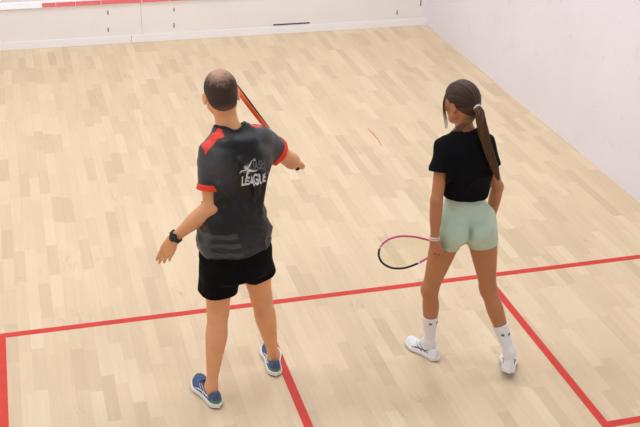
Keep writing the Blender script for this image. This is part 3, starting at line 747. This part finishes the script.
# ---------------------------------------------------------------- rackets
def racket(name, A, B, vdir, mats, label, group=None, hoop_cols=None, beam=1.25):
    """A butt, B tip, vdir = width direction. mats: grip, shaft, frame a, frame b, strings, accent"""
    L = np.linalg.norm(B - A); a = nrm(B - A); v = nrm(np.asarray(vdir) - a * (np.asarray(vdir) @ a)); n = np.cross(a, v)
    root = empty(name, A, label, 'racket', group)
    W_ = lambda u, w, z=0: A + a * u + v * w + n * z
    mb = MB(); mb.tube([W_(0, 0), W_(.004, 0), W_(.012, 0), W_(.10, 0), W_(.195, 0), W_(.202, 0)], [.0125, .0165, .0152, .0135, .0130, .0105], 12, flat=v, fl=.86).build('grip', mats[0], root, True)
    sp = []
    for i in range(120):
        u = .012 + .185 * i / 119; an = i * .62; r_ = .0142
        sp.append(W_(u, math.cos(an) * r_ * .9, math.sin(an) * r_))
    MB().tube(sp, .0012, 5).build('grip_tape', mats[0], root, True)
    MB().tube([W_(.198, 0), W_(.26, 0), W_(.318, 0)], [.0085, .0078, .0085], 10, flat=v, fl=1.1).build('shaft', mats[1], root, True)
    def hw(u):     # half width of the head
        return pr(u, [.312, .33, .40, .48, .555, .61, .65, .673, .6830, .685], [.004, .017, .052, .081, .0925, .085, .064, .040, .014, 0])
    us = np.concatenate([np.linspace(.312, .64, 26), np.linspace(.648, .685, 12)])
    half = [(u, float(hw(u))) for u in us]
    nsplit = 19
    out = [(u, w) for u, w in half] + [(u, -w) for u, w in half[-2::-1]]
    segs = hoop_cols(out, mats)
    for nm, lab, pts, mt, rr in segs:
        o = MB().tube([W_(u, w) for u, w in pts], rr, 10, flat=n, fl=beam).build(nm, mt, root, True)
        if lab: tag(o, lab)
    sb = MB(); st = .0105
    for w in np.arange(-.084, .0841, st):
        uu = [u for u in np.linspace(.33, .684, 120) if hw(u) > abs(w) + .003]
        if len(uu) > 2: sb.tube([W_(uu[0], w, .0006), W_(uu[-1], w, -.0006)], .00065, 4)
    for u in np.arange(.375, .68, st):
        w = float(hw(u)) - .003
        if w > .01: sb.tube([W_(u, -w, -.0006), W_(u, w, .0006)], .00065, 4)
    sb.build('string_bed', mats[4], root)
    MB().tube([W_(.345, -.022), W_(.339, 0), W_(.345, .022)], .0045, 8, flat=n, fl=1.2).build('throat_bridge', mats[1], root, True)
    return root
M_gripb = pbr('black_grip', (26, 25, 27), .8, bump=.3, bscale=300); M_or = pbr('orange_frame', (240, 104, 40), .35); M_blk = pbr('black_frame', (30, 28, 30), .35)
M_str = pbr('string_white', (226, 222, 205), .5); M_pink = pbr('pink_frame', (222, 84, 140), .35); M_whf = pbr('white_frame', (232, 230, 230), .4)
M_stry = pbr('string_yellow', (226, 222, 150), .5)
def cols_m(out, m):
    N = len(out); h = N // 2
    return [('head_frame', 'black side of the frame', out[:h + 1], m[3], .0062), ('head_frame', 'orange side of the frame', out[h:], m[2], .0062),
            ('frame_decal', 'small white patch at the throat end', out[-5:-2], M_whf, .0068)]
vw = nrm((MRA + MRB) / 2 - V(-1.2785, -5.7779, 3.6636)); sid = np.cross(vw, nrm(MRB - MRA))
racket('squash_racket', MRA, MRB, vw + sid * .055, (M_gripb, M_blk, M_or, M_blk, M_str, M_whf), 'orange and black squash racket held up by the man, seen edge on', None, cols_m, 1.9)

# ================================================================ THE WOMAN
wom = empty('person', (1.02, -.92, 0), 'woman with a long brown ponytail in black t-shirt, pale green shorts and white socks', 'person')
Rw, Fw = frame(7)[0], frame(7)[1]
w_lh, w_rh = V(.912, -.862, .930), V(1.072, -.888, .930)
w_lk, w_rk = V(.826, -.842, .490), V(1.142, -.935, .505)
w_la, w_ra = V(.868, -.800, .100), V(1.246, -1.085, .150)
w_pel, w_top = V(.990, -.872, .90), V(.968, -.842, 1.395)
w_neck = V(.965, -.825, 1.445)
w_ls, w_rs = V(.838, -.842, 1.355), V(1.074, -.852, 1.358)
w_le, w_lw = V(.783, -.930, 1.098), V(.781, -.950, .878)
w_re, w_rw = V(1.180, -.835, 1.095), V(1.180, -.775, .815)
w_ho = V(.950, -.765, 1.588); w_hM = frame(-27, 12, 0); WS = .97
wfl, wfr = nrm(V(-.42, .90, 0)), nrm(V(-.02, 1, 0))
w_f = nrm(V(-.42, .90, 0))
def w_torso(Fd, off=0, k=.03, e=2.2):
    Fd.add(loft(w_pel, w_top, Fw, [(-.10, .148, .085, .085), (.04, .160, .092, .088), (.18, .136, .086, .088), (.34, .104, .076, .078, -.006, 0), (.50, .108, .080, .076, -.004, 0), (.68, .132, .094, .084), (.82, .142, .100, .090), (.94, .135, .080, .082), (1.02, .11, .055, .07)], cap=.03 + off, e=e, off=off), k)
    for s_, p in ((-1, w_ls), (1, w_rs)):
        Fd.add(cap(V(.967, -.830, 1.435) + Rw * s_ * .025, p - Rw * s_ * .02 + V(0, 0, .012), .034 + off, .034 + off), .035)
        Fd.add(cap(p + V(0, 0, -.10) - Rw * s_ * .035, p - Rw * s_ * .03, .040 + off, .044 + off), .03)
    for sx in (-1, 1): Fd.add(ell(w_pel + Rw * sx * .062 + Fw * .075 + V(0, 0, .36), V(.052, .042, .055) + off), .03)
def glutes(Fd, off=0):
    for sx in (-1, 1):
        Fd.add(ell(w_pel + Rw * sx * .074 - Fw * .060 + V(0, 0, -.004), V(.075, .084, .088) + off, frame(7 + sx * 14)), .010 if sx > 0 else .03)
def cleft(Fd, off=0):
    c = w_pel - Fw * (.116 + off); Fd.cut(cap(c + V(0, 0, -.10) + Fw * .01, c + V(0, 0, .088) + Fw * .008, .030, .022, Rw, 2.8), .016)
def w_thighs(Fd, off=0, t1=1.03):
    for h_, k_, ff, sx in ((w_lh, w_lk, nrm(V(-.2, 1, 0)), -1), (w_rh, w_rk, nrm(V(.05, 1, 0)), 1)):
        rows = [(-.05, .082, .080, .088), (.2, .084, .082, .088), (.42, .077, .078, .076), (.65, .064, .066, .062), (.88, .051, .053, .049), (1.03, .047, .049, .046)]
        rows = [r_ for r_ in rows if r_[0] <= t1]
        Fd.add(loft(h_, k_, ff, rows, off=off), .022)
bw_ = Field((.62, -1.24, .03), (1.34, -.48, 1.75), .0045)
w_torso(bw_, -.003); glutes(bw_); w_thighs(bw_); cleft(bw_)
WARM = [(-.05, .038, .040, .040), (.3, .037, .039, .038), (.7, .034, .035, .035), (1, .031, .032, .033)]
WFA = [(-.05, .032, .032, .033), (.2, .035, .034, .034), (.45, .033, .030, .031), (.8, .025, .021, .022), (1.05, .023, .017, .018)]
for s_, e_, h_ in ((w_ls, w_le, w_lw), (w_rs, w_re, w_rw)):
    bw_.add(ell(s_, (.044, .044, .048)), .025); bw_.add(loft(s_, e_, Fw, WARM), .025); bw_.add(loft(e_, h_, Fw, WFA), .015)
for k_, a_, ff in ((w_lk, w_la, nrm(V(-.3, 1, 0))), (w_rk, w_ra, nrm(V(.35, .88, -.36)))):
    calf(bw_, k_, a_, ff, 1, .02, .90); bw_.add(ell(k_ + ff * .020, (.032, .028, .038)), .03)
foot_prims(bw_, w_la, wfl, .95, h=.095)
rt = frame(25, 18)[1]
bw_.add(cap(w_ra, w_ra + V(.005, .02, -.045), .024, .016), .02)
bw_.add(cap(w_neck - V(0, 0, .05), w_ho + V(.008, -.018, -.05), .050, .046), .025)
head_prims(bw_, w_ho, w_hM, WS, True)
bw_.add(ell(L2W(w_ho, w_hM)(0, -.052 * WS, -.030 * WS), V(.056, .046, .053) * WS, w_hM), .03)
hand(bw_, w_lw, nrm(V(.30, .06, -1)), V(-.75, -.66, 0), V(-.6, .8, 0), .98, [(.25, .35, .2), (.3, .4, .25), (.38, .45, .3), (.45, .5, .3)], .6, (.5, .3), .88)
WRA, WRB = V(1.245, -.742, .722), V(.573, -.655, .640)
axw = nrm(WRB - WRA); gw = WRA + axw * .075
dw = nrm(V(-.15, .25, -.95)); dw = nrm(dw - axw * (dw @ axw)); bkw = np.cross(axw, dw); bkw = bkw if bkw[1] > 0 else -bkw
hand(bw_, gw - dw * .072 + bkw * .022, dw, bkw, axw, .93, GC, .25, (.55, .95), .9)
bw_.add(cap(w_rw, gw - dw * .072 + bkw * .022, .022, .022), .012)
P, Fq = bw_.mesh(1)
wbody = link('body', P, Fq, [M_skin2, M_lip], wom, True, midx=face_mats(P, Fq, w_ho, w_hM, WS))
body_tree = bvh(P, Fq)
eyes(wbody, w_ho, w_hM, WS, M_iris2); brows(wbody, w_ho, w_hM, WS, M_brow)

# cropped black t-shirt
M_tee = pbr('black_cotton', (11, 11, 15), .9, bump=.2, bscale=700, spec=.15)
te = Field((.69, -1.05, .98), (1.28, -.66, 1.52), .0042)
w_torso(te, .010)
te.add(loft(w_pel + V(0, 0, .17), w_pel + V(0, 0, .33), Fw, [(0, .110, .084, .086, -.006, 0), (.5, .115, .086, .088, -.004, 0), (1, .130, .096, .094)], cap=.02, e=2.2), .03)
WSL = [(-.12, .050, .052, .052), (.25, .058, .058, .060), (.52, .065, .064, .068)]
te.add(loft(w_ls, w_le, Fw, WSL, cap=.03), .03); te.add(loft(w_rs, w_re, Fw, [(-.12, .048, .050, .050), (.25, .052, .053, .054), (.52, .056, .057, .058)], cap=.03), .03)
te_base = te.d.copy(); te.disp(lambda X, Y, Z: (1 - np.abs(2 * vnoise(X * 10 + Z * 7, Y * 7, Z * 7 - X * 4, 31) - 1)) ** 2 * .010 - .003 + (vnoise(X * 24, Y * 14 + 3, Z * 18 + X * 9, 32) - .5) * .005)
te.cut(cap(w_neck - V(0, 0, .03), w_neck + V(0, .05, .12), .058, .075), .006)
te.clip((0, 0, 1.085), (0, 0, -1))
g = te.grid((slice(None),) * 3); xl = (g[0] - .968) * Rw[0] + (g[1] + .84) * Rw[1]
for s_, e_, tt, sd in ((w_ls, w_le, .43, -1), (w_rs, w_re, .43, 1)):
    tv = t_arm(g, s_, e_); L_ = np.linalg.norm(e_ - s_); cpt = s_ + (e_ - s_) * tt
    dist = np.sqrt((g[0] - cpt[0]) ** 2 + (g[1] - cpt[1]) ** 2 + (g[2] - cpt[2]) ** 2)
    te.d = np.where((dist < .085) & (xl * sd > .128), np.maximum(te.d, (tv - tt) * L_), te.d).astype(np.float32)
te.shell(.014, te_base); P, Fq = te.mesh(1); link('t_shirt', P, Fq, M_tee, wom, True)

# fitted shorts
M_sage = pbr('sage_knit', (186, 205, 182), .75, bump=.12, bscale=900, noise=.02, nscale=30, sheen=.2)
ws_ = Field((.74, -1.08, .68), (1.25, -.70, 1.15), .0042)
w_torso(ws_, .0045); glutes(ws_, .0045); w_thighs(ws_, .0045, .7); cleft(ws_, .0045)
ws_.clip((0, 0, 1.115), (0, 0, 1), .003)
for sx in (-1, 1):
    h_, k_ = ((w_lh, w_lk) if sx < 0 else (w_rh, w_rk)); g = ws_.grid((slice(None),) * 3); tv = t_arm(g, h_, k_); xs = (g[0] - .990) * Rw[0] + (g[1] + .87) * Rw[1]
    ws_.d = np.where(xs * sx >= 0, np.maximum(ws_.d, (tv - .33) * np.linalg.norm(k_ - h_)), ws_.d).astype(np.float32)
P, Fq = ws_.mesh(1); wsh = link('fitted_shorts', P, Fq, M_sage, wom, True)
for h_, k_, ff in ((w_lh, w_lk, nrm(V(-.2, 1, 0))), (w_rh, w_rk, nrm(V(.05, 1, 0)))):
    hf = Field(h_ + (k_ - h_) * .33 - .12, h_ + (k_ - h_) * .33 + .12, .004)
    hf.add(loft(h_, k_, ff, [(-.05, .082, .080, .088), (.2, .084, .082, .088), (.42, .077, .078, .076), (.65, .064, .066, .062)], off=.0058), 0)
    w = k_ - h_; hf.clip(h_ + w * .34, w, .002); hf.clip(h_ + w * .315, -w, .002); p, f = hf.mesh(1); link('hem_band', p, f, M_sage, wsh, True)

# hair: brushed back into a ponytail
def strand_mat(name, c1, c2):
    m = pbr(name, c1, .5, spec=.3, attr='Col', bump=.35, bscale=40, mapping=(9, 9, 1)); return m
M_hair = strand_mat('brown_hair', (82, 58, 40), (120, 88, 60))
Hf, T = hair_field(w_ho, w_hM, WS, .010, True)
tieL = V(-.012, -.110, -.010)
tie = T(*tieL)
Hf.add(cap(T(0, -.07, .012), tie, .045, .019), .03)
def hair_groove(X, Y, Z):
    p = [(X - tie[0]) * w_hM[i][0] + (Y - tie[1]) * w_hM[i][1] + (Z - tie[2]) * w_hM[i][2] for i in range(3)]
    an = np.arctan2(p[2], p[0]); return (vnoise(an * 9 + 20, 3 + 0 * an, 1 + 0 * an, 41) - .5) * .004 + (vnoise(an * 24 + 90, 5 + 0 * an, 1 + 0 * an, 42) - .5) * .0025
Hf.disp(hair_groove)
nn = nrm(-w_hM[2] + w_hM[1] * .72); Hf.clip(T(0, 0, .004), nn, .005)
for sx in (-1, 1): Hf.cut(ell(T(sx * .078 * WS, -.002, -.014), V(.016, .020, .026), w_hM), .006)
P, Fq = Hf.mesh(1)
def hair_col(an, base=.35, s=50):
    k = np.clip(base + (vnoise(an * 14 + 50, 2 + 0 * an, 0 * an + 2, s) - .5) * .7 + (vnoise(an * 40 + 50, 2 + 0 * an, 0 * an + 2, s + 1) - .5) * .5, 0, 1)[:, None]
    return np.array(lin((36, 24, 17))[:3]) * (1 - k) + np.array(lin((84, 58, 38))[:3]) * k
lp = (P - tie) @ w_hM.T
whair = link('hair', P, Fq, M_hair, wom, True, col=hair_col(np.arctan2(lp[:, 2], lp[:, 0])))
# ponytail: a core and many separate locks over the right shoulder blade
spine = [tie, tie + V(.010, -.030, -.022), V(1.006, -.930, 1.520), V(1.034, -.952, 1.415), V(1.078, -.956, 1.310), V(1.108, -.950, 1.245), V(1.130, -.938, 1.190)]
def cr(pts, n):
    pts = [np.array(p, float) for p in pts]; q = [2 * pts[0] - pts[1]] + pts + [2 * pts[-1] - pts[-2]]; out = []
    for i in range(1, len(q) - 2):
        for t in np.linspace(0, 1, n, endpoint=False):
            a, b, c, d = q[i - 1:i + 3]; out.append(.5 * ((2 * b) + (c - a) * t + (2 * a - 5 * b + 4 * c - d) * t * t + (3 * b - a - 3 * c + d) * t ** 3))
    return out + [q[-2]]
S_ = cr(spine, 6); NS = len(S_); tt_ = np.linspace(0, 1, NS)
prof = np.interp(tt_, [0, .12, .3, .55, .8, 1], [.015, .020, .024, .022, .015, .005])
tl = MB(); tl.tube(S_, [max(p * .80, .002) for p in prof], 12); cc = [.25] * len(tl.v)
rs = np.random.RandomState(4)
for i in range(80):
    a = rs.rand() * 2 * math.pi; rr = .75 + .3 * rs.rand(); tw = rs.uniform(-.8, .8); end = rs.uniform(.82, 1.0); m = int(end * (NS - 1)) + 1; pts = []; k0 = len(tl.v); cval = rs.rand()
    for j in range(m):
        t = nrm(S_[min(j + 1, NS - 1)] - S_[max(j - 1, 0)]); u = nrm(V(0, 1, 0) - t * t[1]); w = np.cross(t, u); an = a + tw * tt_[j]
        pts.append(S_[j] + (u * math.cos(an) + w * math.sin(an)) * prof[j] * rr + V(1, 0, 0) * .004 * math.sin(j * .5 + i))
    tl.tube(pts, [.0036 * (1 - .6 * j / m) for j in range(m)], 5); cc += [cval] * (len(tl.v) - k0)
cc = np.array(cc)[:, None]; colr = np.array(lin((44, 30, 22))[:3]) * (1 - cc) + np.array(lin((118, 80, 48))[:3]) * cc
pony = tl.build('ponytail', M_hair, whair, True, col=colr)
# loose locks: one in front of the ear, a thin fan across the nape
tl = MB(); cc = []
def lock(pts, r, c):
    k0 = len(tl.v); q = cr(pts, 5); tl.tube(q, [r * (1 - .75 * i / len(q)) for i in range(len(q))], 5); cc.extend([c] * (len(tl.v) - k0))
for i in range(5):
    j = i * .0022
    lock([T(-.064, .048 - j, .060), T(-.079, .058 - j * 1.5, .015), T(-.080, .062 - j * 2, -.040), T(-.072 + j * .4, .066 - j * 2, -.095), T(-.068 + j, .070 - j, -.130 - .004 * (i % 3))], .0026, .1 + .08 * i)
for i in range(18):
    f_ = i / 17; dz = .006 * math.sin(i * 2.3)
    lock([T(.020 - .03 * f_, -.104 + .008 * f_, -.030 + .01 * f_), V(.975 - .018 * f_, -.880 + .010 * f_, 1.530 + .004 * f_), V(.945 - .022 * f_, -.874 + .014 * f_, 1.500 + .008 * f_), V(.918 - .022 * f_, -.858 + .020 * f_, 1.468 + dz + .006 * f_), V(.893 - .014 * f_, -.832 + .022 * f_, 1.432 + dz)], .0046, .35 + .5 * rs.rand())
cc = np.array(cc)[:, None]; colr = np.array(lin((60, 42, 30))[:3]) * (1 - cc) + np.array(lin((128, 92, 58))[:3]) * cc
tl.build('loose_locks', M_hair, whair, True, col=colr)
M_tie = pbr('silver_hair_tie', (214, 208, 206), .45, bump=.4, bscale=200)
tn = nrm(S_[2] - S_[0]); u = nrm(np.cross(tn, V(0, 0, 1))); v_ = np.cross(tn, u); q = []
for i in range(72):
    a = 2 * math.pi * i / 72; q.append(tie + tn * .008 + (u * math.cos(a) + v_ * math.sin(a)) * (.0175 + .002 * math.sin(a * 12)) + tn * .003 * math.cos(a * 12))
MB().tube(q, .0058, 7, closed=True).build('hair_tie', M_tie, whair, True)
# earring and bracelet
M_brc = pbr('pale_bracelet', (232, 214, 206), .4)
wdl = nrm(w_lw - w_le); mb = MB()
for off_, r_ in ((-.012, .0045), (.0, .004)):
    c = w_lw + wdl * off_; u = nrm(Rw - wdl * (Rw @ wdl)); v_ = np.cross(wdl, u)
    mb.tube([c + u * math.cos(a) * .0275 + v_ * math.sin(a) * .0225 for a in np.linspace(0, 2 * math.pi, 25)[:-1]], r_, 8, closed=True)
tag(mb.build('bracelet', M_brc, wom, True), 'pale double bracelet on the left wrist')

# socks
M_sock = pbr('white_sock', (236, 234, 236), .85, bump=.35, bscale=420); M_mark2 = pbr('sock_mark', (60, 60, 66), .8)
for k_, a_, ff, tt, lab in ((w_lk, w_la, nrm(V(-.3, 1, 0)), .47, 'left'), (w_rk, w_ra, nrm(V(.35, .88, -.36)), .56, 'right')):
    sf = Field(np.minimum(k_, a_) - .13, np.maximum(k_, a_) + .13, .004)
    calf(sf, k_, a_, ff, 1, 0, .90); sf.d -= .007
    sf.add(cap(a_, a_ + ff * .035 + V(0, 0, -.02), .031, .031), .02); sf.add(cap(a_, a_ - nrm(V(ff[0], ff[1], 0)) * .008 + V(0, 0, -.03), .031, .028), .02)
    w = k_ - a_; sf.clip(k_ - w * tt, w, .003); sf.shell(.009)
    p, f = sf.mesh(1); so_ = link('sock', p, f, M_sock, wom, True); stt = bvh(p, f)
    for sgn in ((-.35, .9) if lab == 'left' else (-.45, .75)):
        mk = MB(); base = k_ + (a_ - k_) * (tt + .105); d3 = nrm(V(sgn * .9, -1, 0)); sd3 = nrm(np.cross(V(0, 0, 1), d3)); segs = [[(-.009, .006), (0, -.002), (.009, -.007)], [(-.009, -.006), (-.002, .001), (.008, .007)], [(.001, 0), (.010, .001)]]
        for sg in segs:
            pts = []
            for uu, vv in sg:
                h = stt.ray_cast(Vector(base + d3 * .15 + sd3 * uu + V(0, 0, vv)), Vector(-d3))
                if h[0] is not None: pts.append(np.array(h[0]) + d3 * .0004)
            if len(pts) > 1: mk.tube(pts, .0021, 5)
        if mk.v: mk.build('sock_logo', M_mark2, so_, True)
# white court shoes
M_wh = pbr('white_mesh', (238, 238, 240), .6, bump=.4, bscale=600); M_soleg = pbr('grey_sole', (150, 146, 146), .7); M_wl = pbr('white_lace', (240, 240, 242), .7)
M_wlin = pbr('grey_lining', (206, 206, 210), .9); M_bst = pbr('black_stripe', (40, 40, 46), .5)
mk_w = [('side_stripe', M_bst, .0022, [[(.32, .14), (.46, .22), (.58, .26)], [(.40, .12), (.52, .18), (.62, .23)], [(.22, .15), (.42, .165), (.68, .12)], [(.24, .20), (.38, .16), (.60, .15)]])]
shM = frame(-25); shoe(wom, w_la - shM[1] * .078 + V(0, 0, -.100), shM, .262, -1, (M_wh, M_midw, M_soleg, M_wl, M_wlin, M_wh), mk_w, 'white court shoe of the left foot, flat on the floor')
# right heel is lifted: the shoe turns about its ball
shM = frame(25, 14); ball = V(1.254, -1.085, 0) + frame(25)[1] * .105 + V(0, 0, .004)
shoe(wom, ball - shM[1] * .185, shM, .262, 1, (M_wh, M_midw, M_soleg, M_wl, M_wlin, M_wh), mk_w, 'white court shoe of the right foot with its heel lifted')
M_gripw = pbr('dark_grip', (40, 38, 42), .8, bump=.3, bscale=300)
def cols_w(out, m):
    N = len(out); h = N // 2
    iA = int(h * .90)
    # +w side is the upper, pink one; the lower side is black with a pink piece at the throat
    return [('head_frame', 'pink upper side of the racket frame', out[:h - 9], m[2], .0060), ('frame_band', 'black band', out[h - 10:h - 8], M_blk, .0062), ('frame_band', 'white band', out[h - 9:h - 7], M_whf, .0061), ('head_frame', 'pink piece near the racket tip', out[h - 8:h - 4], m[2], .0060), ('frame_band', 'white band', out[h - 5:h - 3], M_whf, .0064), ('head_frame', 'pink tip of the racket frame', out[h - 4:h - 1], m[2], .0062),
            ('frame_band', 'black band', out[h - 3:h - 1], M_blk, .0064), ('head_frame', 'black lower side of the racket frame', out[h - 2:h + 26], m[3], .0062),
            ('frame_band', 'white band', out[h + 25:h + 27], M_whf, .0064), ('head_frame', 'pink throat piece of the frame', out[h + 26:], m[2], .0062)]
racket('squash_racket', WRA, WRB, V(.10, .55, .83), (M_gripw, M_pink, M_pink, M_blk, M_stry, M_whf), 'pink and black squash racket hanging beside the thigh of the woman', None, cols_w)

# ---------------------------------------------------------------- light and camera
world = bpy.data.worlds.new('hall'); bpy.context.scene.world = world; world.use_nodes = True
world.node_tree.nodes['Background'].inputs[0].default_value = (.93, .975, 1, 1); world.node_tree.nodes['Background'].inputs[1].default_value = .40
def area(x, y, z, sx, sy, e, c=(.93, .965, 1), rot=(0, 0, 0)):
    l = bpy.data.lights.new('court_light', 'AREA'); l.shape = 'RECTANGLE'; l.size = sx; l.size_y = sy; l.energy = e; l.color = c
    o = bpy.data.objects.new('court_light', l); o.location = (x, y, z); o.rotation_euler = rot; COL.objects.link(o)
for x, y, e in ((-1.9, 3.4, 185), (1.7, 3.4, 195), (-1.9, .3, 195), (1.7, .3, 140), (-1.9, -3.0, 115), (1.7, -3.0, 95)): area(x, y, 5.4, 1.6, .9, e)
cam = bpy.data.cameras.new('camera'); cam.sensor_width = 36; cam.lens = 1083.65 / 640 * 36; cam.clip_start = .05
co = bpy.data.objects.new('camera', cam); COL.objects.link(co)
yw, pt, rl = .2833, .4702, .0272
Fc = Vector((math.sin(yw) * math.cos(pt), math.cos(yw) * math.cos(pt), -math.sin(pt))); Rc = Fc.cross(Vector((0, 0, 1))).normalized(); Uc = Rc.cross(Fc)
R2, U2 = Rc * math.cos(rl) + Uc * math.sin(rl), Uc * math.cos(rl) - Rc * math.sin(rl)
co.matrix_world = Matrix(((R2.x, U2.x, -Fc.x, -1.2785), (R2.y, U2.y, -Fc.y, -5.7779), (R2.z, U2.z, -Fc.z, 3.6636), (0, 0, 0, 1)))
sc = bpy.context.scene; sc.camera = co
sc.view_settings.view_transform = 'Standard'; sc.view_settings.look = 'None'; sc.view_settings.gamma = 1; sc.view_settings.use_curve_mapping = False
sc.view_settings.exposure = -1.32
